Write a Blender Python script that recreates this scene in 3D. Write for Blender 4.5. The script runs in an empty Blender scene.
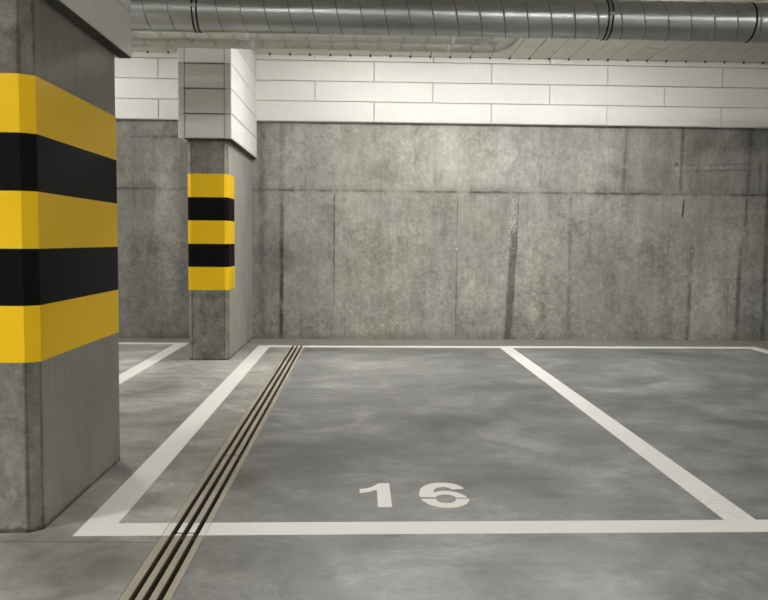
import bpy, bmesh, math, random
from mathutils import Vector, Matrix

random.seed(16)
SC = bpy.context.scene
COL = SC.collection
PI = math.pi


# ------------------------------------------------------------------ helpers
def lin(c):
    c /= 255.0
    return c / 12.92 if c <= 0.04045 else ((c + 0.055) / 1.055) ** 2.4


def rgb(r, g, b):
    return (lin(r), lin(g), lin(b), 1.0)


def link(name, bm, mat=None, parent=None, smooth=False):
    me = bpy.data.meshes.new(name)
    bmesh.ops.recalc_face_normals(bm, faces=bm.faces[:])
    bm.to_mesh(me)
    bm.free()
    if smooth:
        for p in me.polygons:
            p.use_smooth = True
    if mat:
        me.materials.append(mat)
    o = bpy.data.objects.new(name, me)
    COL.objects.link(o)
    if parent:
        o.parent = parent
        o.matrix_parent_inverse = parent.matrix_world.inverted()
    return o


def empty(name, loc):
    o = bpy.data.objects.new(name, None)
    o.location = loc
    o.empty_display_size = 0.1
    COL.objects.link(o)
    bpy.context.view_layer.update()
    return o


def tag(o, label=None, cat=None, group=None, kind=None):
    if label:
        o['label'] = label
    if cat:
        o['category'] = cat
    if group:
        o['group'] = group
    if kind:
        o['kind'] = kind
    return o


def box(bm, x0, x1, y0, y1, z0, z1):
    v = [bm.verts.new((x, y, z)) for z in (z0, z1) for y in (y0, y1) for x in (x0, x1)]
    for f in ((0, 1, 3, 2), (4, 6, 7, 5), (0, 4, 5, 1), (2, 3, 7, 6), (0, 2, 6, 4), (1, 5, 7, 3)):
        bm.faces.new([v[i] for i in f])


def bevel_box(bm, x0, x1, y0, y1, z0, z1, r, seg=2):
    b2 = bmesh.new()
    box(b2, x0, x1, y0, y1, z0, z1)
    bmesh.ops.recalc_face_normals(b2, faces=b2.faces[:])
    bmesh.ops.bevel(b2, geom=b2.edges[:], offset=r, segments=seg, affect='EDGES', profile=0.5)
    me = bpy.data.meshes.new('tmp')
    b2.to_mesh(me)
    b2.free()
    bm.from_mesh(me)
    bpy.data.meshes.remove(me)


def board(bm, P, a0, a1, b0, b1, c0, c1, ch):
    """A board whose visible face (at c0) has chamfered long edges.
    P maps (a, b, c) to xyz; c grows away from the viewer's side."""
    s = 1 if c1 > c0 else -1
    rows = ((c0, ch), (c0 + s * ch, 0.0), (c1, 0.0))
    vs = []
    for c, i in rows:
        vs.append([bm.verts.new(P(a, b, c)) for a, b in
                   ((a0 + i, b0 + i), (a1 - i, b0 + i), (a1 - i, b1 - i), (a0 + i, b1 - i))])
    bm.faces.new(vs[0])
    bm.faces.new(vs[2][::-1])
    for k in range(2):
        for j in range(4):
            bm.faces.new((vs[k][j], vs[k][(j + 1) % 4], vs[k + 1][(j + 1) % 4], vs[k + 1][j]))


def prism(bm, pts, z0, z1):
    """Closed outline in plan, extruded from z0 to z1."""
    lo = [bm.verts.new((x, y, z0)) for x, y in pts]
    hi = [bm.verts.new((x, y, z1)) for x, y in pts]
    n = len(pts)
    bm.faces.new(lo[::-1])
    bm.faces.new(hi)
    for i in range(n):
        bm.faces.new((lo[i], lo[(i + 1) % n], hi[(i + 1) % n], hi[i]))


def cyl(bm, p0, p1, r, n=16):
    p0, p1 = Vector(p0), Vector(p1)
    d = (p1 - p0).normalized()
    a = d.orthogonal().normalized()
    b = d.cross(a)
    r0 = [bm.verts.new(p0 + r * (math.cos(t) * a + math.sin(t) * b)) for t in [2 * PI * i / n for i in range(n)]]
    r1 = [bm.verts.new(p1 + r * (math.cos(t) * a + math.sin(t) * b)) for t in [2 * PI * i / n for i in range(n)]]
    bm.faces.new(r0[::-1])
    bm.faces.new(r1)
    for i in range(n):
        bm.faces.new((r0[i], r0[(i + 1) % n], r1[(i + 1) % n], r1[i]))


# ------------------------------------------------------------------ node helpers
class S:
    """A float socket with arithmetic."""

    def __init__(self, nt, sock):
        self.nt, self.s = nt, sock

    def _m(self, op, *args, clamp=False):
        n = self.nt.nodes.new('ShaderNodeMath')
        n.operation = op
        n.use_clamp = clamp
        for i, a in enumerate((self,) + args):
            if isinstance(a, S):
                self.nt.links.new(a.s, n.inputs[i])
            else:
                n.inputs[i].default_value = a
        return S(self.nt, n.outputs[0])

    def __add__(self, o): return self._m('ADD', o)
    __radd__ = __add__
    def __sub__(self, o): return self._m('SUBTRACT', o)
    def __rsub__(self, o): return (self * -1.0) + o
    def __mul__(self, o): return self._m('MULTIPLY', o)
    __rmul__ = __mul__
    def __truediv__(self, o): return self._m('DIVIDE', o)
    def abs(self): return self._m('ABSOLUTE')
    def max(self, o): return self._m('MAXIMUM', o)
    def min(self, o): return self._m('MINIMUM', o)
    def pow(self, o): return self._m('POWER', o)
    def sqrt(self): return self._m('SQRT')
    def pingpong(self, o): return self._m('PINGPONG', o)
    def clamp(self): return self._m('ADD', 0.0, clamp=True)

    def step(self, a, b, lo=0.0, hi=1.0):
        n = self.nt.nodes.new('ShaderNodeMapRange')
        n.interpolation_type = 'SMOOTHSTEP'
        self.nt.links.new(self.s, n.inputs[0])
        for i, v in enumerate((a, b, lo, hi)):
            n.inputs[i + 1].default_value = v
        return S(self.nt, n.outputs[0])


class Mat:
    def __init__(self, name):
        self.m = bpy.data.materials.new(name)
        self.m.use_nodes = True
        self.nt = self.m.node_tree
        self.b = self.nt.nodes['Principled BSDF']
        tc = self.nt.nodes.new('ShaderNodeTexCoord')
        # every object's origin is placed with its parent inverse, so use the
        # world position of the static objects as the texture space
        ge = self.nt.nodes.new('ShaderNodeNewGeometry')
        self.P = ge.outputs['Position']
        self.N = ge.outputs['Normal']
        self.UV = tc.outputs['UV']
        sp = self.nt.nodes.new('ShaderNodeSeparateXYZ')
        self.nt.links.new(self.P, sp.inputs[0])
        self.x, self.y, self.z = (S(self.nt, o) for o in sp.outputs)
        sn = self.nt.nodes.new('ShaderNodeSeparateXYZ')
        self.nt.links.new(self.N, sn.inputs[0])
        self.nx, self.ny, self.nz = (S(self.nt, o) for o in sn.outputs)

    def uv(self):
        sp = self.nt.nodes.new('ShaderNodeSeparateXYZ')
        self.nt.links.new(self.UV, sp.inputs[0])
        return S(self.nt, sp.outputs[0]), S(self.nt, sp.outputs[1])

    def vec(self, sc=(1, 1, 1), off=(0, 0, 0)):
        mp = self.nt.nodes.new('ShaderNodeMapping')
        self.nt.links.new(self.P, mp.inputs[0])
        mp.inputs['Location'].default_value = off
        mp.inputs['Scale'].default_value = sc
        return mp.outputs[0]

    def noise(self, scale=1.0, detail=4.0, rough=0.55, sc=(1, 1, 1), off=(0, 0, 0), dist=0.0):
        n = self.nt.nodes.new('ShaderNodeTexNoise')
        self.nt.links.new(self.vec(sc, off), n.inputs['Vector'])
        n.inputs['Scale'].default_value = scale
        n.inputs['Detail'].default_value = detail
        n.inputs['Roughness'].default_value = rough
        n.inputs['Distortion'].default_value = dist
        return S(self.nt, n.outputs[0])

    def voronoi(self, scale=10.0, sc=(1, 1, 1), off=(0, 0, 0), feature='F1', out='Distance'):
        n = self.nt.nodes.new('ShaderNodeTexVoronoi')
        n.feature = feature
        self.nt.links.new(self.vec(sc, off), n.inputs['Vector'])
        n.inputs['Scale'].default_value = scale
        return S(self.nt, n.outputs[out])

    def mix(self, fac, a, b):
        n = self.nt.nodes.new('ShaderNodeMix')
        n.data_type = 'RGBA'
        n.clamp_factor = True
        if isinstance(fac, S):
            self.nt.links.new(fac.s, n.inputs[0])
        else:
            n.inputs[0].default_value = fac
        for i, c in ((6, a), (7, b)):
            if isinstance(c, tuple):
                n.inputs[i].default_value = c
            else:
                self.nt.links.new(c, n.inputs[i])
        return n.outputs[2]

    def scale_col(self, col, f):
        """colour times a float"""
        n = self.nt.nodes.new('ShaderNodeVectorMath')
        n.operation = 'SCALE'
        if isinstance(col, tuple):
            n.inputs[0].default_value = col[:3]
        else:
            self.nt.links.new(col, n.inputs[0])
        self.nt.links.new(f.s, n.inputs['Scale'])
        return n.outputs[0]

    def seg(self, x0, y0, x1, y1, w, wob=None, soft=0.4, a=None, b=None):
        """mask of a straight mark of half-width w between two points of the (a, b) plane"""
        a = a or self.x
        b = b or self.y
        L = math.hypot(x1 - x0, y1 - y0)
        ux, uy = (x1 - x0) / L, (y1 - y0) / L
        t = (a - x0) * ux + (b - y0) * uy
        d = (a - x0) * (-uy) + (b - y0) * ux
        if wob is not None:
            d = d + wob
        d = d.abs()
        m = d.step(w * soft, w, 1.0, 0.0)
        return m * t.step(-w, w) * t.step(L - w, L + w, 1.0, 0.0)

    def spot(self, x0, y0, r, soft=0.5, a=None, b=None, wob=None, sx=1.0, sy=1.0):
        a = a or self.x
        b = b or self.y
        dx = (a - x0) * (1 / sx)
        dy = (b - y0) * (1 / sy)
        d = (dx * dx + dy * dy).sqrt()
        if wob is not None:
            d = d + wob
        return d.step(r * soft, r, 1.0, 0.0)

    def out(self, color=None, rough=None, metal=None, spec=None, bump=None, bdist=0.01, bstr=1.0):
        def put(name, v):
            if v is None:
                return
            if isinstance(v, S):
                self.nt.links.new(v.s, self.b.inputs[name])
            elif isinstance(v, (float, int, tuple)):
                self.b.inputs[name].default_value = v
            else:
                self.nt.links.new(v, self.b.inputs[name])
        put('Base Color', color)
        put('Roughness', rough)
        put('Metallic', metal)
        put('Specular IOR Level', spec)
        if bump is not None:
            n = self.nt.nodes.new('ShaderNodeBump')
            n.inputs['Strength'].default_value = bstr
            n.inputs['Distance'].default_value = bdist
            self.nt.links.new(bump.s, n.inputs['Height'])
            self.nt.links.new(n.outputs[0], self.b.inputs['Normal'])
        return self.m


# ------------------------------------------------------------------ materials
def m_wall_back():
    M = Mat('cast_concrete_wall')
    x, z = M.x, M.z
    big = M.noise(0.9, 5, 0.55, (1, 1, 1.1), (3.1, 0, 1.7))
    med = M.noise(3.2, 6, 0.62, (1, 1, 0.8), (7.7, 0, 2.2), 0.4)
    run = M.noise(2.6, 5, 0.6, (2.6, 1, 0.35), (1.2, 0, 5.0))
    fine = M.noise(34, 3, 0.7)
    grit = M.noise(95, 2, 0.6)
    wob = (M.noise(5, 3, 0.6, (1, 1, 1), (9, 0, 0)) - 0.5) * 0.05
    reg = M.noise(1.1, 4, 0.6, (1, 1, 1.2), (4.2, 0, 3.6), 0.6).step(0.38, 0.66)
    mott = M.noise(9, 7, 0.68, (1, 1, 0.85), (2.2, 0, 6.6), 0.5)
    v = 1.0 + (big - 0.5) * 0.75 + (med - 0.5) * 0.75 + (run - 0.5) * 0.65 + (mott - 0.5) * (0.35 + reg * 1.0) + (fine - 0.5) * (0.4 + reg * 0.5) + (grit - 0.5) * 0.4
    # dark, blotchy laitance
    patch = M.noise(1.7, 6, 0.7, (1, 1, 1), (0.4, 0, 8.3), 0.8).step(0.50, 0.68)
    v = v * (1.0 - patch * 0.22)
    # pale swirls of lime low on the wall
    sw = M.noise(4.2, 5, 0.6, (1, 1, 1), (4, 0, 1), 2.2)
    swm = ((sw - 0.52).abs()).step(0.0, 0.035, 1.0, 0.0) * z.step(0.1, 1.5, 1.0, 0.15)
    v = v * (1.0 + swm * 0.24)
    # small air holes
    pv = M.voronoi(15, off=(2, 0, 0))
    pits = pv.step(0.05, 0.11, 1.0, 0.0) * M.noise(2.2, 2, 0.5, off=(5, 0, 5)).step(0.42, 0.58)
    v = v * (1.0 - pits * 0.6)
    dark = []
    lite = []
    def sg(x0, z0, x1, z1, w, k, soft=0.2, wb=0.5):
        dark.append(M.seg(x0, z0, x1, z1, w * 1.35, wob * wb, 0.0, x, z) * (brk * k))
    brk = M.noise(4.5, 5, 0.7, (1.5, 1, 1), (3, 0, 4)).step(0.36, 0.60, 0.42, 1.1)
    rough_k = M.noise(3.0, 3, 0.6, off=(1, 0, 9)).step(0.35, 0.65, 0.25, 1.0)
    # the horizontal joint between the two lifts of formwork
    dark.append(M.seg(-9, 1.545, 9.5, 1.535, 0.022, wob * 0.45, 0.0, x, z) * brk * rough_k * 0.66)
    dark.append(M.seg(-9, 1.56, 9.5, 1.55, 0.075, wob * 0.6, 0.1, x, z) * rough_k * 0.2)
    # vertical panel joints (upper lift, lower lift)
    sg(-0.81, 1.56, -0.81, 2.3, 0.035, 0.35)
    sg(-0.82, 0.0, -0.81, 1.52, 0.030, 0.55)
    sg(-0.82, 0.0, -0.81, 0.95, 0.016, 0.5)
    sg(-1.02, 0.0, -1.02, 2.3, 0.05, 0.35)
    sg(-0.275, 0.35, -0.274, 1.5, 0.012, 0.6)
    sg(1.004, 0.0, 1.004, 1.5, 0.010, 0.38)
    sg(1.865, 1.58, 1.865, 2.2, 0.018, 0.24)
    sg(2.74, 1.56, 2.765, 2.25, 0.028, 0.5)
    sg(3.34, 1.56, 3.36, 2.25, 0.026, 0.5)
    sg(4.07, 1.56, 4.08, 2.25, 0.030, 0.45)
    sg(2.19, 0.1, 2.19, 1.5, 0.022, 0.32)
    sg(3.47, 0.0, 3.49, 1.0, 0.030, 0.5)
    sg(4.00, 0.0, 4.01, 1.0, 0.030, 0.55)
    sg(4.05, 1.2, 4.06, 1.5, 0.02, 0.6)
    sg(4.19, 1.57, 4.19, 1.9, 0.02, 0.45)
    sg(3.38, 1.30, 3.39, 1.49, 0.014, 0.75)
    sg(4.285, 0.0, 4.285, 2.25, 0.03, 0.6)
    sg(3.4, 1.78, 4.05, 1.80, 0.016, 0.32)
    sg(3.4, 1.84, 4.05, 1.86, 0.014, 0.28)
    sg(-2.32, 2.06, -1.62, 2.07, 0.02, 0.45)
    # the leaking joint: dark streak in its lower half, bare grit above it
    low = M.seg(1.60, 1.15, 1.555, 0.0, 0.055, wob * 0.8, 0.3, x, z)
    dark.append(low * 0.52)
    dark.append(M.seg(1.645, 1.52, 1.60, 0.4, 0.014, wob * 0.4, 0.2, x, z) * 0.36)
    hi = M.seg(1.615, 1.5, 1.58, 0.85, 0.068, wob * 0.7, 0.5, x, z)
    gm = M.noise(80, 2, 0.5, off=(1, 0, 1)).step(0.42, 0.58)
    lite.append(hi * gm * 0.6)
    dark.append(hi * (1.0 - gm) * 0.22)
    # soft stains
    for (sx0, sz0, r, ax, az, k) in ((-0.75, 0.86, 0.5, 1.3, 0.45, 0.42), (-0.6, 1.75, 0.4, 1.0, 1.0, 0.25),
                                     (3.2, 1.72, 0.22, 0.7, 1.2, 0.35), (0.6, 1.35, 0.35, 2.2, 0.7, 0.16),
                                     (4.3, 1.0, 0.55, 0.7, 2.2, 0.30), (-2.3, 1.6, 0.5, 0.6, 1.1, 0.45),
                                     (-2.1, 0.95, 0.3, 1.2, 0.5, 0.30), (-1.7, 1.9, 0.3, 0.5, 1.4, 0.35)):
        dark.append(M.spot(sx0, sz0, r, 0.1, x, z, wob * 6.0, ax, az) * med.step(0.3, 0.7) * k)
    for (sx0, sz0, r, ax, az, k) in ((4.0, 1.03, 0.25, 1.3, 0.7, 0.18), (0.3, 0.12, 0.4, 1.6, 0.4, 0.14),
                                     (0.9, 1.9, 0.7, 1.7, 0.6, 0.14), (-1.98, 1.2, 0.5, 0.34, 2.8, 0.55)):
        lite.append(M.spot(sx0, sz0, r, 0.1, x, z, wob * 6.0, ax, az) * k)
    # formwork tie holes
    for (tx, tz) in ((1.004, 0.948), (3.492, 0.947)):
        ring = M.spot(tx, tz, 0.036, 0.85, x, z) - M.spot(tx, tz, 0.024, 0.8, x, z)
        dark.append(ring * 0.30)
        lite.append(M.spot(tx, tz, 0.026, 0.3, x, z) * 0.5)
    for (tx, tz, k) in ((2.214, 0.979, 0.12), (1.9, 1.827, 0.16), (2.763, 1.817, 0.2), (3.313, 1.834, 0.16),
                        (3.38, 1.825, 0.22), (3.62, 1.83, 0.2), (3.77, 1.83, 0.22), (3.84, 1.83, 0.24),
                        (4.08, 1.83, 0.2), (-0.274, 0.95, 0.16), (-0.84, 0.95, 0.14)):
        lite.append(M.spot(tx, tz, 0.028, 0.6, x, z) * k)
    dark.append(M.spot(3.30, 1.845, 0.03, 0.6, x, z) * 0.5)
    # the foot of the wall, darker towards the floor
    # tone steps between formwork panels; darker left of the slim pillar
    up = z.step(1.53, 1.55)
    lo = 1.0 - up
    xw = x + wob * 0.6
    tone = (xw.step(-0.83, -0.79, 1.0, 0.0) * 0.13 + xw.step(3.99, 4.03) * 0.14 + up * xw.step(3.33, 3.37) * 0.10
            + up * xw.step(2.73, 2.77) * 0.06 + lo * xw.step(2.17, 2.21) * xw.step(3.45, 3.49, 1.0, 0.0) * 0.05
            + lo * xw.step(-0.29, -0.26, 1.0, 0.0) * 0.07 - up * xw.step(0.2, 0.5) * xw.step(1.84, 1.88, 1.0, 0.0) * 0.08
            + xw.step(-1.5, -1.3, 1.0, 0.0) * 0.14)
    dark.append(tone)
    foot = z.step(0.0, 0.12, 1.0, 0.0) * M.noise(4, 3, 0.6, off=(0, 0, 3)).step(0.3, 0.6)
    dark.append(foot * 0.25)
    sharp = M.noise(20, 9, 0.78, (1, 1, 0.8), (3, 0, 3), 0.3)
    spk = M.noise(38, 4, 0.7, (1, 1, 0.8), (1, 0, 7)).step(0.60, 0.70) * M.noise(3.0, 3, 0.6, off=(2, 0, 1)).step(0.42, 0.58)
    v = v * (1.0 - spk * 0.38)
    lsp = M.noise(46, 3, 0.7, off=(5, 0, 2)).step(0.60, 0.70)
    v = v * (1.0 + lsp * 0.14)
    v = v * (1.0 - sharp.step(0.46, 0.60) * 0.13) * (1.0 + sharp.step(0.34, 0.46, 1.0, 0.0) * 0.10)
    drip = M.noise(7, 6, 0.7, (3.0, 1, 0.22), (8, 0, 2)).step(0.50, 0.66)
    v = v * (1.0 - drip * 0.13)
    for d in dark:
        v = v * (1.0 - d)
    for l in lite:
        v = v * (1.0 + l)
    tint = M.noise(1.3, 3, 0.5, off=(6, 0, 6)).step(0.35, 0.65)
    col = M.mix(tint, rgb(153, 151, 142), rgb(152, 151, 145))
    return M.out(M.scale_col(col, v), 0.82, None, 0.3, med * 0.4 + fine * 0.25 - pits * 0.8, 0.006, 0.6)


def m_concrete(name, c, seed, edges=(), top_dark=None, streak=0.35):
    """Cast concrete of a pillar; edges: x, y of plan points where a rough dark line runs up an arris"""
    M = Mat(name)
    o = (seed * 1.7, seed * 0.9, seed * 2.3)
    big = M.noise(1.4, 5, 0.55, off=o)
    med = M.noise(6.0, 6, 0.65, (1, 1, 0.7), o, 0.3)
    run = M.noise(4.0, 4, 0.6, (3, 3, 0.3), o)
    fine = M.noise(60, 3, 0.65)
    pv = M.voronoi(26, off=o)
    pits = pv.step(0.04, 0.10, 1.0, 0.0) * M.noise(3.5, 2, 0.5, off=o).step(0.52, 0.66)
    # the front face is blotchier and dirtier, with some shade painted in
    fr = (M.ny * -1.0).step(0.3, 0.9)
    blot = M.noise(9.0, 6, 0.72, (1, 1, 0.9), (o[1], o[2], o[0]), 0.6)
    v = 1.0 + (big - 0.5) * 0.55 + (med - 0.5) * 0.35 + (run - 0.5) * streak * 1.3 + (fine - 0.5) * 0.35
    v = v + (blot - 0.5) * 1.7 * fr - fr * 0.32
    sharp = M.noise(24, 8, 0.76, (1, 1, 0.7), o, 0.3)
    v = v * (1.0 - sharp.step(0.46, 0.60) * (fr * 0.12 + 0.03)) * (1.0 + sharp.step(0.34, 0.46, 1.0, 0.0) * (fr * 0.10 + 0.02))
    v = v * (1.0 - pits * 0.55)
    w2 = (M.noise(14, 4, 0.6, off=o) - 0.5) * 0.03
    for ex, ey in edges:
        d = ((M.x - ex) * (M.x - ex) + (M.y - ey) * (M.y - ey)).sqrt() + w2 * 0.6
        e = d.step(0.002, 0.011, 1.0, 0.0) * M.noise(9, 3, 0.7, off=o).step(0.30, 0.55, 0.3, 1.0)
        v = v * (1.0 - e * 0.5)
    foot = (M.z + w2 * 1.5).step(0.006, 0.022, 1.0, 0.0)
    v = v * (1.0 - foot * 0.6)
    tint = M.noise(2.0, 3, 0.5, off=(o[2], o[0], o[1])).step(0.35, 0.65)
    r, g, b = c
    col = M.mix(tint, rgb(r, g, b), rgb(r + 2, g - 1, b - 4))
    return M.out(M.scale_col(col, v), 0.8, None, 0.3, med * 0.3 + blot * 0.4 * fr + fine * 0.2 - pits, 0.005, 0.6)


def m_floor():
    M = Mat('power_floated_concrete_floor')
    x, y = M.x, M.y
    wob = (M.noise(6, 3, 0.6) - 0.5) * 0.03
    big = M.noise(0.75, 4, 0.5, (1, 0.7, 1), (1.3, 4.4, 0), 0.5)
    cloud = M.noise(1.5, 7, 0.62, (0.9, 0.75, 1), (8.3, 2.4, 0), 1.0)
    swirl = M.noise(2.6, 8, 0.68, (0.9, 0.9, 1), (3.3, 7.1, 0), 1.6)
    strk = M.noise(7.0, 6, 0.68, (0.5, 1.1, 1), (0, 3, 0), 0.8)
    fine = M.noise(45, 3, 0.65)
    v = 1.0 + (big - 0.5) * 0.9 + (cloud - 0.5) * 1.5 + (swirl - 0.5) * 1.1 + (strk - 0.5) * 0.7 + (fine - 0.5) * 0.3
    lt = M.noise(1.9, 8, 0.66, (0.8, 0.8, 1), (6.1, 9.2, 0), 1.3)
    v = v * (1.0 + lt.step(0.46, 0.66) * 0.42) * (1.0 - lt.step(0.34, 0.46, 1.0, 0.0) * 0.14)
    smear = M.noise(3.4, 8, 0.7, (0.55, 1.2, 1), (2.1, 5.2, 0), 1.0)
    v = v * (1.0 + smear.step(0.54, 0.68) * 0.22)
    arcs = ((M.noise(2.0, 3, 0.5, (0.8, 1.2, 1), (5, 1, 0), 3.0) - 0.5).abs()).step(0.0, 0.03, 1.0, 0.0)
    v = v * (1.0 + arcs * 0.16 * cloud.step(0.45, 0.6))
    # dust: paler, warmer west of the drain; dark, polished clouds in the bay
    west = (x + wob * 2.0).step(-0.70, -0.60, 1.0, 0.0)
    v = v * (1.0 + west * 0.06)
    for (sx, sy, r, ax, ay, k) in ((0.0, 3.75, 0.6, 1.3, 0.8, -0.30), (0.3, 3.35, 0.6, 1.5, 0.7, -0.18),
                                   (0.9, 4.6, 0.6, 1.4, 0.9, -0.14), (2.9, 5.4, 0.9, 1.3, 0.9, -0.16),
                                   (-0.15, 5.2, 0.55, 0.9, 1.6, 0.13), (0.75, 4.0, 0.35, 1.5, 0.6, 0.15),
                                   (0.15, 6.3, 1.0, 1.7, 1.3, 0.34), (-0.1, 5.0, 0.5, 0.8, 1.5, 0.15), (0.8, 4.9, 0.6, 1.4, 0.9, 0.28), (2.7, 6.4, 0.8, 1.8, 0.8, 0.16), (-0.80, 2.4, 0.3, 0.8, 0.5, -0.22),  # wide pale patches paint brighter light and sheen into the back floor
                                   (1.6, 2.45, 0.35, 1.9, 0.25, 0.16), (0.1, 2.45, 0.22, 0.8, 0.8, 0.14),
                                   (-1.4, 5.8, 0.9, 1.0, 1.1, 0.08)):
        s = M.spot(sx, sy, r, 0.05, x, y, (cloud - 0.5) * 0.5 + wob * 2.0, ax, ay)
        v = v * (1.0 + s * k)
    # hair cracks and the saw cuts
    hair = M.noise(40, 2, 0.5)
    for (x0, y0, x1, y1, w, k) in ((-1.5, 2.66, -0.685, 2.628, 0.007, 0.5),
                                   (-1.254, 4.128, -0.69, 4.85, 0.006, 0.40),
                                   (-1.672, 6.866, -0.70, 5.18, 0.007, 0.40)):
        v = v * (1.0 - M.seg(x0, y0, x1, y1, w, wob * 0.35, 0.3, x, y) * k * hair.step(0.25, 0.5, 0.5, 1.0))
    # fillet of plain mortar along the foot of the wall
    edge = (y + wob * 0.3).step(7.72, 7.76)
    v = M.mix(edge, M.scale_col(M.mix(west, rgb(123, 124, 122), rgb(146, 145, 139)), v),
              M.scale_col(rgb(140, 138, 128), 1.0 + (cloud - 0.5) * 0.3))
    ro = 0.34 + (swirl - 0.5) * 0.25 + west * 0.12
    return M.out(v, ro.clamp(), None, 0.45, strk * 0.4 + fine * 0.1, 0.003, 0.25)


def m_plain(name, c, rough, spec=0.4, var=0.08, scale=3.0, metal=0.0, grain=0.0, gscale=120, sc=(1, 1, 1)):
    M = Mat(name)
    n = M.noise(scale, 4, 0.55, sc)
    v = 1.0 + (n - 0.5) * (2 * var)
    g = M.noise(gscale, 2, 0.6)
    if grain:
        v = v + (g - 0.5) * grain
    return M.out(M.scale_col(rgb(*c), v), rough, metal, spec, g, 0.002, 0.35 if grain else 0.05)


def m_paint():
    M = Mat('white_road_paint')
    n = M.noise(2.5, 4, 0.55)
    g = M.noise(70, 3, 0.6)
    tyre = M.noise(6, 5, 0.65, (1, 0.6, 1), (2, 2, 0))
    v = 1.0 + (n - 0.5) * 0.10 + (g - 0.5) * 0.07
    scuff = M.spot(1.40, 2.98, 0.26, 0.2, None, None, None, 0.6, 1.0) * M.noise(22, 3, 0.6).step(0.45, 0.65)
    v = v * (1.0 - scuff * 0.13) * (1.0 - tyre.step(0.60, 0.78) * 0.08)
    return M.out(M.scale_col(rgb(241, 239, 234), v), 0.5, None, 0.4, g, 0.001, 0.3)


def m_drain():
    M = Mat('polymer_concrete_with_white_paint')
    n = M.noise(7, 5, 0.65, (1, 0.4, 1))
    g = M.noise(110, 3, 0.7)
    v = 1.0 + (n - 0.5) * 0.40 + (g - 0.5) * 0.30
    base = M.scale_col(rgb(171, 164, 150), v)
    wob = (M.noise(40, 2, 0.5) - 0.5) * 0.008
    yy = M.y + wob
    p = yy.step(2.687, 2.691) * yy.step(2.809, 2.813, 1.0, 0.0)
    p = p.max(yy.step(7.512, 7.517) * yy.step(7.638, 7.643, 1.0, 0.0))
    p = p * (M.z + 0.0).step(-0.006, -0.001) * M.nz.step(0.3, 0.7)
    slot_brown = M.z.step(-0.006, -0.003, 1.0, 0.0)  # browner below the top edge, inside the slots
    base = M.mix(slot_brown * (0.75 + n * 0.5), base, rgb(84, 74, 60))
    return M.out(M.mix(p, base, rgb(231, 229, 222)), 0.8, None, 0.3, n + g * 0.5, 0.002, 0.6)


def m_duct():
    M = Mat('galvanised_steel')
    sp = M.voronoi(60, (0.6, 1, 1), out='Color') if False else M.noise(28, 2, 0.6, (0.5, 1, 1))
    strip = M.noise(3.0, 2, 0.5, (1, 0.3, 0.3), (1, 4, 2))
    lines = M.noise(3.0, 3, 0.6, (0.12, 9, 9), (2, 2, 2))
    v = 1.0 + (sp - 0.5) * 0.18 + (strip - 0.5) * 0.26 + (lines - 0.5) * 0.28
    ro = 0.31 + (lines - 0.5) * 0.12 + (strip - 0.5) * 0.08
    return M.out(M.scale_col(rgb(178, 181, 180), v), ro, 0.92, 0.5, lines * 0.5 + sp * 0.1, 0.002, 0.25)


def m_foil():
    M = Mat('reinforced_foil')
    u, w = M.uv()
    wr = M.noise(14, 5, 0.65, (0.5, 1, 1), dist=0.8)
    # scrim threads crossing in diamonds (u runs along the pipe in metres, w around it)
    a = (u + w * 0.55 + (wr - 0.5) * 0.03).pingpong(0.085)
    b = (u - w * 0.55 + (wr - 0.5) * 0.03).pingpong(0.085)
    t = a.step(0.0, 0.006, 1.0, 0.0).max(b.step(0.0, 0.006, 1.0, 0.0))
    v = (1.0 + (wr - 0.5) * 0.45) * (1.0 - t * 0.35)
    return M.out(M.scale_col(rgb(205, 203, 195), v), 0.42, 0.25, 0.5, wr + t * 0.6, 0.006, 0.7)


def m_board(name, c, grain=0.12):
    M = Mat(name)
    g = M.noise(85, 3, 0.65)
    n = M.noise(2.0, 4, 0.5)
    f = M.noise(22, 3, 0.6, (0.2, 0.2, 2.5))
    v = 1.0 + (n - 0.5) * 0.10 + (g - 0.5) * grain + (f - 0.5) * 0.06
    return M.out(M.scale_col(rgb(*c), v), 0.9, None, 0.15, g * 0.6 + f * 0.6, 0.003, 0.5)


def m_yellow():
    M = Mat('yellow_safety_paint')
    n = M.noise(3.5, 4, 0.55)
    g = M.noise(130, 2, 0.6)
    ch = M.voronoi(9, off=(3, 1, 2)).step(0.03, 0.06, 1.0, 0.0) * M.noise(2.5, 2, 0.5, off=(4, 4, 1)).step(0.60, 0.68)
    v = 1.0 + (n - 0.5) * 0.10 + (g - 0.5) * 0.05
    col = M.mix(ch, M.scale_col(rgb(240, 195, 20), v), rgb(110, 100, 60))
    return M.out(col, 0.6, None, 0.2, g, 0.0008, 0.4)


WALL = m_wall_back()
PLAIN_WALL = m_concrete('cast_concrete_plain', (140, 138, 130), 5.0)
FLOOR = m_floor()
PAINT = m_paint()
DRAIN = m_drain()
DUCT = m_duct()
FOIL = m_foil()
SEAM = m_plain('dirty_seam_steel', (112, 114, 112), 0.45, 0.4, 0.15, 6.0, 0.7)
WHITE_BOARD = m_board('white_painted_insulation_board', (222, 221, 216), 0.2)
CEIL_BOARD = m_board('ceiling_insulation_board', (208, 204, 194))
YELLOW = m_yellow()
BLACK = m_plain('black_safety_paint', (7, 7, 7), 0.6, 0.1, 0.15, 4.0)
RUBBER = m_plain('black_rubber', (22, 22, 22), 0.6, 0.3, 0.1)
MORTAR = m_plain('dark_mortar', (88, 85, 78), 0.95, 0.1, 0.3, 30.0, 0.0, 0.3)
STEEL = m_plain('zinc_plated_steel', (170, 172, 172), 0.35, 0.5, 0.08, 6.0, 0.9)
DARK = m_plain('dark_trough', (18, 16, 14), 0.9, 0.2, 0.2)
HOUSING = m_plain('white_enamel', (225, 225, 222), 0.4, 0.5, 0.02)


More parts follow.
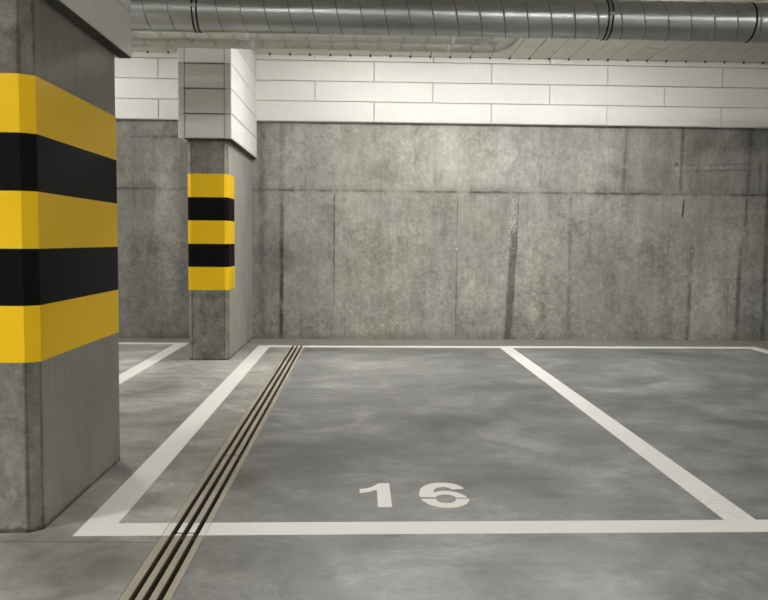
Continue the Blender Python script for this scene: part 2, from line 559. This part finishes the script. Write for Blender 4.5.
def m_lamp(strength):
    M = Mat('lit_diffuser')
    M.b.inputs['Base Color'].default_value = (0.9, 0.9, 0.88, 1)
    M.b.inputs['Emission Color'].default_value = (1.0, 0.985, 0.965, 1)
    M.b.inputs['Emission Strength'].default_value = strength
    return M.m


LAMP = m_lamp(260.0)
SLAB = m_plain('darkened_concrete_soffit', (84, 82, 77), 0.9, 0.2, 0.15)  # slab colour darkened so the gaps between ceiling boards look shaded
LAMP_S = m_lamp(72.0)
LAMP_M = m_lamp(170.0)

# ------------------------------------------------------------------ the setting
X0, X1, Y0, YW = -8.0, 9.0, -6.0, 8.16
DL, DR, DEND = -0.684, -0.533, 7.650          # the slot drain's cut-out in the floor
bm = bmesh.new()
box(bm, X0, DL, Y0, YW + 0.3, -0.3, 0.0)
box(bm, DR, X1, Y0, YW + 0.3, -0.3, 0.0)
box(bm, DL, DR, DEND, YW + 0.3, -0.3, 0.0)
box(bm, DL, DR, Y0, DEND, -0.3, -0.12)
floor = tag(link('floor', bm, FLOOR), kind='structure')

bm = bmesh.new()
box(bm, X0 - 0.2, X1 + 0.2, YW, YW + 0.25, -0.3, 3.2)
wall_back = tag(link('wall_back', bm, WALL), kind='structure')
for nm, b in (('wall_left', (X0 - 0.2, X0, Y0, YW, 0.0, 3.2)), ('wall_right', (X1, X1 + 0.2, Y0, YW, 0.0, 3.2)),
              ('wall_front', (X0 - 0.2, X1 + 0.2, Y0 - 0.2, Y0, 0.0, 3.2))):
    bm = bmesh.new()
    box(bm, *b)
    tag(link(nm, bm, PLAIN_WALL), kind='structure')

# insulation boards on the top of the back wall: 1.2 m x 0.2 m, running bond, with a cut course on top
bm = bmesh.new()
ZB, HB = 2.2317, 0.2030
PX = lambda a, b, c: (a, c, b)
JX = 0.128
JL = 0.23
for k in range(4):
    z0 = ZB + HB * k
    z1 = z0 + HB if k < 3 else 2.955
    for lo, hi, jx in ((X0, -1.30, JX - 2.4 + JL), (-1.30, X1, JX)):
        off = jx + (0.0 if k % 2 == 0 else 0.6)
        i = math.floor((lo - off) / 1.2)
        while off + 1.2 * i < hi:
            a0 = max(off + 1.2 * i, lo)
            a1 = min(off + 1.2 * (i + 1), hi)
            j = random.uniform(-0.0012, 0.0012)
            if a1 - a0 > 0.05:
                board(bm, PX, a0 + 0.0025, a1 - 0.0025, z0 + 0.0025, z1 - 0.0025, 8.10 + j, YW, 0.006)
            i += 1
clad = link('insulation_cladding', bm, WHITE_BOARD, wall_back)
clad['label'] = 'white painted insulation boards along the top of the concrete wall'

# ceiling: slab with insulation boards 0.2 m wide running away from the camera
bm = bmesh.new()
ZC = 2.890
PC = lambda a, b, c: (a, b, c)
W = 0.2015
YE = 8.07
i0 = math.floor((X0 - 3.111) / W)
i = i0
while 3.111 + W * i < X1:
    a0, a1 = max(3.111 + W * i, X0), min(3.111 + W * (i + 1), X1)
    if a1 - a0 > 0.03:
        b1 = YE
        ln = 0.49 if i % 2 == 0 else 1.09
        while b1 > Y0:
            b0 = max(b1 - ln, Y0)
            ln = 1.2
            j = random.uniform(-0.001, 0.001)
            if b1 == YE:      # the row by the wall has broken corners
                q, qx = 0.075, 0.010
                prism(bm, [(a0 + 0.003, b0 + 0.003), (a1 - 0.003, b0 + 0.003), (a1 - 0.003, b1 - q), (a1 - qx, b1),
                           (a0 + qx, b1), (a0 + 0.003, b1 - q)], ZC + j, ZC + 0.06)
            else:
                board(bm, PC, a0 + 0.003, a1 - 0.003, b0 + 0.004, b1 - 0.004, ZC + j, ZC + 0.06, 0.004)
            b1 = b0
    i += 1
b2 = bmesh.new()
box(b2, X0 - 0.2, X1 + 0.2, Y0 - 0.2, YW + 0.2, ZC + 0.06, ZC + 0.3)
ceiling = tag(link('ceiling', b2, SLAB), kind='structure')
cb = link('insulation_boards', bm, CEIL_BOARD, ceiling)
cb['label'] = 'pale insulation boards lining the ceiling'
proto = None
for i in range(-30, 8):          # small black cones at the board ends along the back wall
    fx = 3.111 + W * i
    if proto is None:
        bm = bmesh.new()
        bmesh.ops.create_cone(bm, cap_ends=True, segments=12, radius1=0.0055, radius2=0.0105, depth=0.022,
                              matrix=Matrix.Translation((fx, 8.045, ZC - 0.009)))
        proto = link('board_dot', bm, RUBBER, cb)
        px = fx
    else:
        q = proto.copy()
        COL.objects.link(q)
        q.parent = cb
        q.matrix_parent_inverse = proto.matrix_parent_inverse.copy()
        q.location.x += fx - px


# ------------------------------------------------------------------ painted marks on the floor
def strip(name, pts, label):
    bm = bmesh.new()
    prism(bm, pts, -0.001, 0.0012)
    o = link(name, bm, PAINT, floor)
    o['label'] = label
    return o


def quad(x0, x1, y0, y1):
    return [(x0, y0), (x1, y0), (x1, y1), (x0, y1)]


DLg, DRg = DL, DR
strip('painted_line', [(-0.987, 2.690), (DLg, 2.690), (DLg, 2.810), (-0.987, 2.810)], 'white line across the front of bay 16, left of the drain')
strip('painted_line', quad(DRg, 1.478, 2.690, 2.810), 'white line across the front of bay 16, right of the drain')
strip('painted_line', quad(1.478, 5.9, 2.684, 2.810), 'white line across the front of the bay right of bay 16')
strip('painted_line', quad(-0.987, -0.868, 2.810, 7.640), 'white line along the left side of bay 16')
strip('painted_line', quad(1.359, 1.478, 2.810, 7.515), 'white line between bay 16 and the bay to its right')
strip('painted_line', quad(-0.868, DLg, 7.515, 7.640), 'white line across the back of bay 16, left of the drain')
strip('painted_line', quad(DRg, 1.478, 7.515, 7.640), 'white line across the back of bay 16')
strip('painted_line', quad(1.478, 3.94, 7.515, 7.640), 'white line across the back of the bay right of bay 16')
strip('painted_line', quad(3.82, 3.94, 2.808, 7.515), 'white line at the right edge of the floor by the wall')
strip('painted_line', quad(-4.1, -1.695, 7.715, 7.825), 'white line across the back of the bay behind the pillars')
strip('painted_line', quad(-1.815, -1.695, 2.80, 7.715), 'white line seen between the two pillars')

ONE = [(0.001, 3.192), (0.033, 3.2), (0.057, 3.224), (0.082, 3.267), (0.127, 3.269), (0.128, 2.971), (0.073, 2.971),
       (0.073, 3.183), (0.053, 3.167), (0.029, 3.149), (0.003, 3.141)]
SIX1 = [(0.245, 3.089), (0.2435, 3.110), (0.245, 3.138), (0.253, 3.186), (0.263, 3.212), (0.275, 3.233), (0.289, 3.250),
        (0.305, 3.262), (0.325, 3.270), (0.345, 3.273), (0.366, 3.271), (0.384, 3.265), (0.400, 3.256), (0.413, 3.242),
        (0.424, 3.224), (0.432, 3.205), (0.434, 3.190), (0.383, 3.183), (0.378, 3.197), (0.370, 3.207), (0.361, 3.214),
        (0.350, 3.216), (0.337, 3.214), (0.325, 3.207), (0.317, 3.197), (0.311, 3.182), (0.307, 3.165), (0.305, 3.139),
        (0.312, 3.148), (0.320, 3.154), (0.332, 3.160), (0.345, 3.163), (0.359, 3.164), (0.374, 3.160), (0.388, 3.152),
        (0.401, 3.141), (0.412, 3.129), (0.421, 3.115), (0.429, 3.098), (0.433, 3.078), (0.388, 3.080), (0.386, 3.092),
        (0.382, 3.101), (0.375, 3.109), (0.367, 3.114), (0.357, 3.117), (0.347, 3.118), (0.336, 3.116), (0.326, 3.111),
        (0.318, 3.103), (0.312, 3.093), (0.308, 3.085)]
SIX2 = [(0.247, 3.065), (0.252, 3.046), (0.258, 3.030), (0.267, 3.011), (0.278, 2.995), (0.292, 2.980), (0.308, 2.969),
        (0.325, 2.961), (0.343, 2.958), (0.362, 2.960), (0.379, 2.966), (0.396, 2.976), (0.411, 2.990), (0.423, 3.006),
        (0.432, 3.024), (0.438, 3.042), (0.439, 3.063), (0.386, 3.063), (0.385, 3.050), (0.381, 3.038), (0.375, 3.027),
        (0.366, 3.018), (0.354, 3.012), (0.342, 3.011), (0.331, 3.014), (0.320, 3.021), (0.313, 3.032), (0.309, 3.044),
        (0.306, 3.064)]
strip('painted_number', ONE, 'white stencilled digit 1 of the bay number 16')
bm = bmesh.new()
prism(bm, SIX1, -0.001, 0.0012)
prism(bm, SIX2, -0.001, 0.0012)
o = link('painted_number', bm, PAINT, floor)
o['label'] = 'white stencilled digit 6 of the bay number 16, cut by its stencil bridge'

# ------------------------------------------------------------------ slot drain
drain = tag(empty('slot_drain', (-0.606, 3.0, 0.0)),
            'long narrow concrete drain with three dark slots crossing the floor left of the number 16', 'drain')
bm = bmesh.new()
box(bm, -0.682, -0.535, Y0 + 0.02, DEND - 0.005, -0.118, -0.100)
link('channel_floor', bm, DARK, drain)
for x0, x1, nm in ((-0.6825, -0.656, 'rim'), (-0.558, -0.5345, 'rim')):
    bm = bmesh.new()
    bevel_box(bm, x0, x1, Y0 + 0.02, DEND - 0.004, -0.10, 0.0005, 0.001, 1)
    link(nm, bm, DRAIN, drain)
y = 2.716
cuts = [y + 1.0 * k for k in range(-4, 5)] + [DEND - 0.006]
first = None
for k in range(len(cuts) - 1):
    y0, y1 = cuts[k] + 0.007, cuts[k + 1] - 0.007
    if first is None or k == len(cuts) - 2:
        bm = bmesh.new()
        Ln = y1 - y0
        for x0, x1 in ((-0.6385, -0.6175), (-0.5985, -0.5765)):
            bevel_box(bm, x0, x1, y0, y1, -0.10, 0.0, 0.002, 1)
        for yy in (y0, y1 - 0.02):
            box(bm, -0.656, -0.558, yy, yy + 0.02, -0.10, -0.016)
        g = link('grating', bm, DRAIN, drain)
        if first is None:
            first = g
            fy = y0
    else:
        g = first.copy()
        COL.objects.link(g)
        g.parent = drain
        g.matrix_parent_inverse = first.matrix_parent_inverse.copy()
        g.location.y += y0 - fy


# ------------------------------------------------------------------ pillars
def offset_plan(pts, cx, cy, d):
    """push a convex outline outwards by d"""
    n = len(pts)
    out = []
    for i in range(n):
        p0, p1, p2 = Vector(pts[i - 1]), Vector(pts[i]), Vector(pts[(i + 1) % n])
        e0, e1 = (p1 - p0).normalized(), (p2 - p1).normalized()
        n0, n1 = Vector((e0.y, -e0.x)), Vector((e1.y, -e1.x))
        if n0.dot(p1 - Vector((cx, cy))) < 0:
            n0, n1 = -n0, -n1
        m = (n0 + n1).normalized()
        q = p1 + m * (d / max(m.dot(n0), 0.3))
        out.append((q.x, q.y))
    return out


def pillar_plan(x0, x1, y0, y1, cx, cy, back=True):
    p = [(x0 + cx, y0), (x1 - cx, y0), (x1, y0 + cy)]
    p += [(x1, y1 - cy), (x1 - cx, y1), (x0 + cx, y1), (x0, y1 - cy)] if back else [(x1, y1), (x0, y1)]
    p += [(x0, y0 + cy)]
    return p


def open_band(bm, path, z0, z1, t, closed=False):
    """a strip of thickness t outside a plan path (list of points, outside on the right-hand side)"""
    n = len(path)
    out = []
    for i in range(n):
        p = Vector(path[i])
        es = []
        if i > 0 or closed:
            es.append((p - Vector(path[i - 1])).normalized())
        if i < n - 1 or closed:
            es.append((Vector(path[(i + 1) % n]) - p).normalized())
        ns = [Vector((e.y, -e.x)) for e in es]
        m = sum(ns, Vector((0, 0))).normalized()
        q = p + m * (t / max(m.dot(ns[0]), 0.3))
        out.append((q.x, q.y))
    e = 0.0007
    rings = []
    for z, ins in ((z0, 0), (z1, 0)):
        rings.append(([bm.verts.new((x, y, z)) for x, y in path], [bm.verts.new((x, y, z)) for x, y in out]))
    (a0, b0), (a1, b1) = rings
    m = n if closed else n - 1
    for i in range(m):
        j = (i + 1) % n
        bm.faces.new((b0[i], b0[j], b1[j], b1[i]))
        bm.faces.new((a0[j], a0[i], a1[i], a1[j]))
        bm.faces.new((a0[i], a0[j], b0[j], b0[i]))
        bm.faces.new((b1[i], b1[j], a1[j], a1[i]))
    if not closed:
        bm.faces.new((a0[0], b0[0], b1[0], a1[0]))
        bm.faces.new((b0[-1], a0[-1], a1[-1], b1[-1]))


ZBAND = [0.598 + 0.1956 * k for k in range(6)]


def pillar(x0, x1, y0, y1, cx, cy, back, bandpath, closed, clad_fn, label, seed, colour, mortar):
    t = tag(empty('concrete_pillar', ((x0 + x1) / 2, (y0 + y1) / 2, 0.0)), label, 'pillar')
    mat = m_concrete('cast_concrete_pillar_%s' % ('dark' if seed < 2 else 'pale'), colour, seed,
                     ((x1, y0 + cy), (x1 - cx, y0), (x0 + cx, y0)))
    bm = bmesh.new()
    prism(bm, pillar_plan(x0, x1, y0, y1, cx, cy, back), -0.003, 2.93)
    link('shaft', bm, mat, t)
    for k in range(5):
        bm = bmesh.new()
        open_band(bm, bandpath, ZBAND[k], ZBAND[k + 1], 0.0025, closed)
        b = link('hazard_band', bm, YELLOW if k % 2 == 0 else BLACK, t)
        b['label'] = 'yellow hazard band' if k % 2 == 0 else 'black hazard band'
    bm = bmesh.new()
    clad_fn(bm)
    c = link('insulation_cladding', bm, WHITE_BOARD, t)
    c['label'] = 'white insulation boards boxed round the pillar top'
    bm = bmesh.new()
    for b in mortar:
        box(bm, *b, ZK - 0.0015, ZK + 0.004)
    mb = link('mortar_bed', bm, MORTAR, t)
    mb['label'] = 'dark rough mortar under the insulation boards'
    return t


ZK = 1.855      # underside of the insulation on the pillars
HK = 0.2035


def side_boards(bm, x_face, x_in, y0, y1, joint):
    P = lambda a, b, c: (c, a, b)
    for k in range(6):
        z0, z1 = ZK + HK * k, min(ZK + HK * (k + 1), 2.93)
        if z1 - z0 < 0.02:
            break
        ys = [y0]
        jn = joint[k % 2]
        while jn < y1:
            if jn > y0 + 0.03:
                ys.append(jn)
            jn += 1.2
        ys.append(y1)
        for a, b in zip(ys[:-1], ys[1:]):
            board(bm, P, a, b, z0 + 0.002, z1 - 0.002, x_face, x_in, 0.006)


def front_boards(bm, x0, x1, y_face, y_in):
    for k in range(6):
        z0, z1 = ZK + HK * k, min(ZK + HK * (k + 1), 2.93)
        if z1 - z0 < 0.02:
            break
        board(bm, PX, x0 + 0.004, x1 - 0.004, z0 + 0.005, z1 - 0.005, y_face, y_in, 0.006)


# near pillar, cut by the left edge of the view
n0, n1, m0, m1 = -1.467, -1.110, 2.722, 3.668


def near_clad(bm):
    side_boards(bm, -1.057, n1 - 0.002, m0 - 0.055, m1 + 0.05, (9, 9))
    side_boards(bm, n0 - 0.05, n0 + 0.002, m0 - 0.055, m1 + 0.06, (9, 9))
    front_boards(bm, n0 + 0.002, n1 - 0.002, m0 - 0.05, m0 + 0.05)
    P2 = lambda a, b, c: (a, c, b)
    for k in range(6):
        z0, z1 = ZK + HK * k, min(ZK + HK * (k + 1), 2.93)
        if z1 - z0 > 0.02:
            board(bm, P2, n0 + 0.002, n1 - 0.002, z0, z1, m1 + 0.055, m1 - 0.05, 0.006)


pl = pillar_plan(n0, n1, m0, m1, 0.040, 0.034, True)
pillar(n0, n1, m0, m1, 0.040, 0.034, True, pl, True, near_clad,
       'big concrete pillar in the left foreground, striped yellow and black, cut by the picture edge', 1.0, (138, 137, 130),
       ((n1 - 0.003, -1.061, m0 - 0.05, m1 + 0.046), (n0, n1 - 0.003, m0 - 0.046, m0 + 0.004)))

# far pillar, standing against the back wall
f0, f1, g0 = -1.455, -1.1175, 6.690


def far_clad(bm):
    side_boards(bm, -1.0655, f1 - 0.002, 6.582, YW, (7.33, 9.0))
    side_boards(bm, -1.5035, f0 + 0.002, 6.582, YW, (7.33, 9.0))
    front_boards(bm, f0 + 0.003, f1 - 0.003, 6.588, g0 + 0.05)


bp = [(f0, 7.02), (f0, g0 + 0.030), (f0 + 0.030, g0), (f1 - 0.030, g0), (f1, g0 + 0.030), (f1, 7.02)]
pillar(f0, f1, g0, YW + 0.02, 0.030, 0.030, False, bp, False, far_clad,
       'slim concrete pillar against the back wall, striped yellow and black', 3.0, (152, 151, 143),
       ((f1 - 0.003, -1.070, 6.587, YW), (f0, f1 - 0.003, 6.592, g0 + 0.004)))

# ------------------------------------------------------------------ ventilation duct
DY, DZ, DRAD = 4.750, 2.3590, 0.1135
duct = tag(empty('ventilation_duct', (0.4, DY, DZ)),
           'galvanised spiral air duct running right across the scene under the ceiling', 'duct')


def spiral(x0, x1, pitch=0.1385):
    bm = bmesh.new()
    nv = 56
    us = []
    k = math.floor((x0 - pitch) / pitch)
    prof = ((0.0, 0.0), (0.2, 0.0), (0.42, 0.0), (0.455, 0.0), (0.460, 0.0020), (0.474, 0.0024), (0.488, 0.0020), (0.493, 0.0), (0.53, 0.0), (0.75, 0.0))
    while k * pitch < x1 + pitch:
        for f, r in prof:
            us.append(((k + f) * pitch + 0.066, r))
        k += 1
    grid = []
    for u, r in us:
        row = []
        for j in range(nv + 1):
            th = 2 * PI * j / nv
            # the seam leans: it drifts sideways as it goes round
            x = min(max(u + pitch * (j / nv - 0.5), x0), x1)
            row.append(bm.verts.new((x, DY + (DRAD + r) * math.cos(th), DZ + (DRAD + r) * math.sin(th))))
        grid.append(row)
    for i, (a, b) in enumerate(zip(grid[:-1], grid[1:])):
        for j in range(nv):
            try:
                f = bm.faces.new((a[j], b[j], b[j + 1], a[j + 1]))
                f.material_index = 1 if us[i][1] + us[i + 1][1] > 0.0042 else 0
            except ValueError:
                pass
    bmesh.ops.remove_doubles(bm, verts=bm.verts[:], dist=1e-5)
    bmesh.ops.dissolve_degenerate(bm, edges=bm.edges[:], dist=1e-6)
    return bm


def ring(bm, x, r, h, w, n=56):
    """a raised hoop of width w and height h round the duct"""
    prof = ((x - w / 2, r), (x - w / 2, r + h * 0.7), (x - w / 4, r + h), (x + w / 4, r + h), (x + w / 2, r + h * 0.7), (x + w / 2, r))
    vs = [[bm.verts.new((px, DY + pr * math.cos(t), DZ + pr * math.sin(t))) for t in [2 * PI * i / n for i in range(n)]] for px, pr in prof]
    for a, b in zip(vs, vs[1:] + vs[:1]):
        for i in range(n):
            bm.faces.new((a[i], a[(i + 1) % n], b[(i + 1) % n], b[i]))


joints = [X0 + 0.05, -3.38, -0.963, 1.458, 3.9, 6.4, X1 - 0.05]
for a, b in zip(joints[:-1], joints[1:]):
    o = link('duct_section', spiral(a, b), DUCT, duct, smooth=True)
    o.data.materials.append(SEAM)
for jx in joints[1:-1]:
    for d in (-0.0125, 0.0125):
        bm = bmesh.new()
        ring(bm, jx + d, DRAD - 0.001, 0.0055, 0.010)
        link('rubber_gasket', bm, RUBBER, duct, smooth=True)
    bm = bmesh.new()
    ring(bm, jx, DRAD - 0.001, 0.0042, 0.016)
    bevel_box(bm, jx - 0.014, jx + 0.014, DY - DRAD - 0.014, DY - DRAD + 0.004, DZ - 0.004, DZ + 0.014, 0.003, 1)
    cyl(bm, (jx, DY, DZ + DRAD), (jx, DY, ZC + 0.02), 0.004, 10)
    bevel_box(bm, jx - 0.02, jx + 0.02, DY - 0.02, DY + 0.02, ZC - 0.004, ZC + 0.01, 0.002, 1)
    link('hanger_clamp', bm, STEEL, duct)
bm = bmesh.new()
ring(bm, 2.328, DRAD - 0.001, 0.004, 0.012)
link('slip_joint', bm, RUBBER, duct, smooth=True)
bm = bmesh.new()
a = math.radians(150)
bmesh.ops.create_icosphere(bm, subdivisions=2, radius=0.006,
                           matrix=Matrix.Translation((-0.915, DY + (DRAD + 0.001) * math.cos(a), DZ + (DRAD + 0.001) * math.sin(a))))
link('white_bead', bm, HOUSING, duct, smooth=True)  # small white bead on the duct


# ------------------------------------------------------------------ foil wrapped pipes
def tube(path, r, n=20):
    bm = bmesh.new()
    uvl = bm.loops.layers.uv.new('UVMap')
    rings, us = [], []
    u = 0.0
    for i, p in enumerate(path):
        p = Vector(p)
        if i:
            u += (p - Vector(path[i - 1])).length
        d = (Vector(path[min(i + 1, len(path) - 1)]) - Vector(path[max(i - 1, 0)])).normalized()
        a = Vector((0, 1, 0))
        a = (a - d * a.dot(d)).normalized()
        b = d.cross(a)
        rr = r * (1 + 0.05 * math.sin(u * 17.0) * math.sin(u * 5.3 + 1))
        rings.append([bm.verts.new(p + rr * (math.cos(2 * PI * j / n) * a + math.sin(2 * PI * j / n) * b)) for j in range(n)])
        us.append(u)
    for i in range(len(path) - 1):
        for j in range(n):
            f = bm.faces.new((rings[i][j], rings[i + 1][j], rings[i + 1][(j + 1) % n], rings[i][(j + 1) % n]))
            for lp, (uu, jj) in zip(f.loops, ((us[i], j), (us[i + 1], j), (us[i + 1], j + 1), (us[i], j + 1))):
                lp[uvl].uv = (uu, 2 * PI * r * jj / n)
    bm.faces.new(rings[0][::-1])
    bm.faces.new(rings[-1])
    return bm


def pipe_path(x_start, x_bend, y, z, R, zt):
    pts = []
    x = x_start
    while x < x_bend:
        pts.append((x, y, z))
        x += 0.035
    for k in range(0, 11):
        t = PI / 2 * k / 10
        pts.append((x_bend + R * math.sin(t), y, z + R * (1 - math.cos(t))))
    zz = z + R
    while zz < zt:
        zz += 0.03
        pts.append((x_bend + R, y, min(zz, zt)))
    return pts


pipes = ((5.90, 2.466, 0.043, 0.965, 0.20, 'lower foil wrapped pipe behind the air duct, turning up into the ceiling'),
         (5.66, 2.466, 0.040, 0.82, 0.16, 'upper foil wrapped pipe tucked right behind the air duct'))
for y, z, r, xb, R, lab in pipes:
    t = tag(empty('insulated_pipe', (0.0, y, z)), lab, 'pipe', None)
    link('foil_jacket', tube(pipe_path(X0 + 0.05, xb, y, z, R, ZC - 0.0005), r), FOIL, t, smooth=True)
    bm = bmesh.new()
    cyl(bm, (-0.46, y, z + r * 0.8), (-0.46, y, ZC + 0.01), 0.004, 10)
    link('hanger_rod', bm, STEEL, t)
    for tx in (-0.82, 0.62):
        link('foil_tape', tube([(tx, y, z), (tx + 0.02, y, z), (tx + 0.04, y, z)], r + 0.0025), HOUSING, t, smooth=True)


# ------------------------------------------------------------------ lamps (the fittings are on the ceiling, out of view or behind the duct)
def lamp(x, y, label, mat):
    t = tag(empty('ceiling_light', (x, y, ZC)), label, 'lamp', 'linear ceiling lights')
    bm = bmesh.new()
    bevel_box(bm, x - 0.62, x + 0.62, y - 0.06, y + 0.06, ZC - 0.055, ZC + 0.002, 0.006, 1)
    link('housing', bm, HOUSING, t)
    bm = bmesh.new()
    bevel_box(bm, x - 0.60, x + 0.60, y - 0.05, y + 0.05, ZC - 0.078, ZC - 0.054, 0.008, 2)
    link('diffuser', bm, mat, t)
    return t


for lx, ly, lm, ll in (
        (0.3, 6.62, LAMP_S, 'added ceiling light hidden behind the air duct, brightening the slim pillar and white boards'),  # invented lamp, added to brighten the slim pillar and the boards
        (2.05, 6.55, LAMP_S, 'long ceiling light hidden behind the air duct, in front of the white boards'),
        (-3.1, 6.62, LAMP_S, 'long ceiling light hidden by the left pillar, near the back wall'),
        (2.7, -3.0, LAMP, 'long ceiling light over the driving aisle, out of view on the right'),
        (-0.9, -3.0, LAMP_M, 'long ceiling light over the driving aisle, behind the viewer'),
        (-4.2, 0.4, LAMP, 'long ceiling light over the driving aisle, out of view on the left'),
        (6.3, -3.0, LAMP, 'long ceiling light over the driving aisle, far off on the right')):
    lamp(lx, ly, ll, lm)

# ------------------------------------------------------------------ world, camera, view
w = bpy.data.worlds.new('World')
SC.world = w
w.use_nodes = True
w.node_tree.nodes['Background'].inputs[0].default_value = (0.5, 0.5, 0.5, 1)
w.node_tree.nodes['Background'].inputs[1].default_value = 0.02

F, YAW, PITCH, ROLL, CX, CY, H = 785.18, 0.0391, -0.0653, 0.0084, 390.92, 292.32, 1.026
cd = bpy.data.cameras.new('camera')
cd.sensor_fit = 'HORIZONTAL'
cd.sensor_width = 36.0
cd.lens = F / 768 * 36.0
cd.shift_x = -(CX - 384) / 768
cd.shift_y = (CY - 300) / 768
cd.clip_start = 0.05
cam = bpy.data.objects.new('camera', cd)
COL.objects.link(cam)
c, s = math.cos(YAW), math.sin(YAW)
A = Matrix(((c, -s, 0), (s, c, 0), (0, 0, 1)))
c, s = math.cos(PITCH), math.sin(PITCH)
B = Matrix(((1, 0, 0), (0, c, s), (0, -s, c)))
Rw = B @ A                       # world -> (right, forward, up)
c, s = math.cos(ROLL), math.sin(ROLL)
right, fwd, up = Vector(Rw[0]), Vector(Rw[1]), Vector(Rw[2])
# image axes after the roll: u' = c*u - s*v, v' = s*u + c*v (v down)
r2 = right * c + up * s
u2 = up * c - right * s
cam.matrix_world = Matrix((
    (r2.x, u2.x, -fwd.x, 0.0),
    (r2.y, u2.y, -fwd.y, 0.0),
    (r2.z, u2.z, -fwd.z, H),
    (0, 0, 0, 1)))
SC.camera = cam

vs = SC.view_settings
vs.view_transform = 'Standard'
vs.look = 'None'
vs.exposure = 0.68
vs.gamma = 1.0
vs.use_curve_mapping = False
SC.cycles.use_denoising = True
SC.cycles.max_bounces = 10
SC.cycles.diffuse_bounces = 6
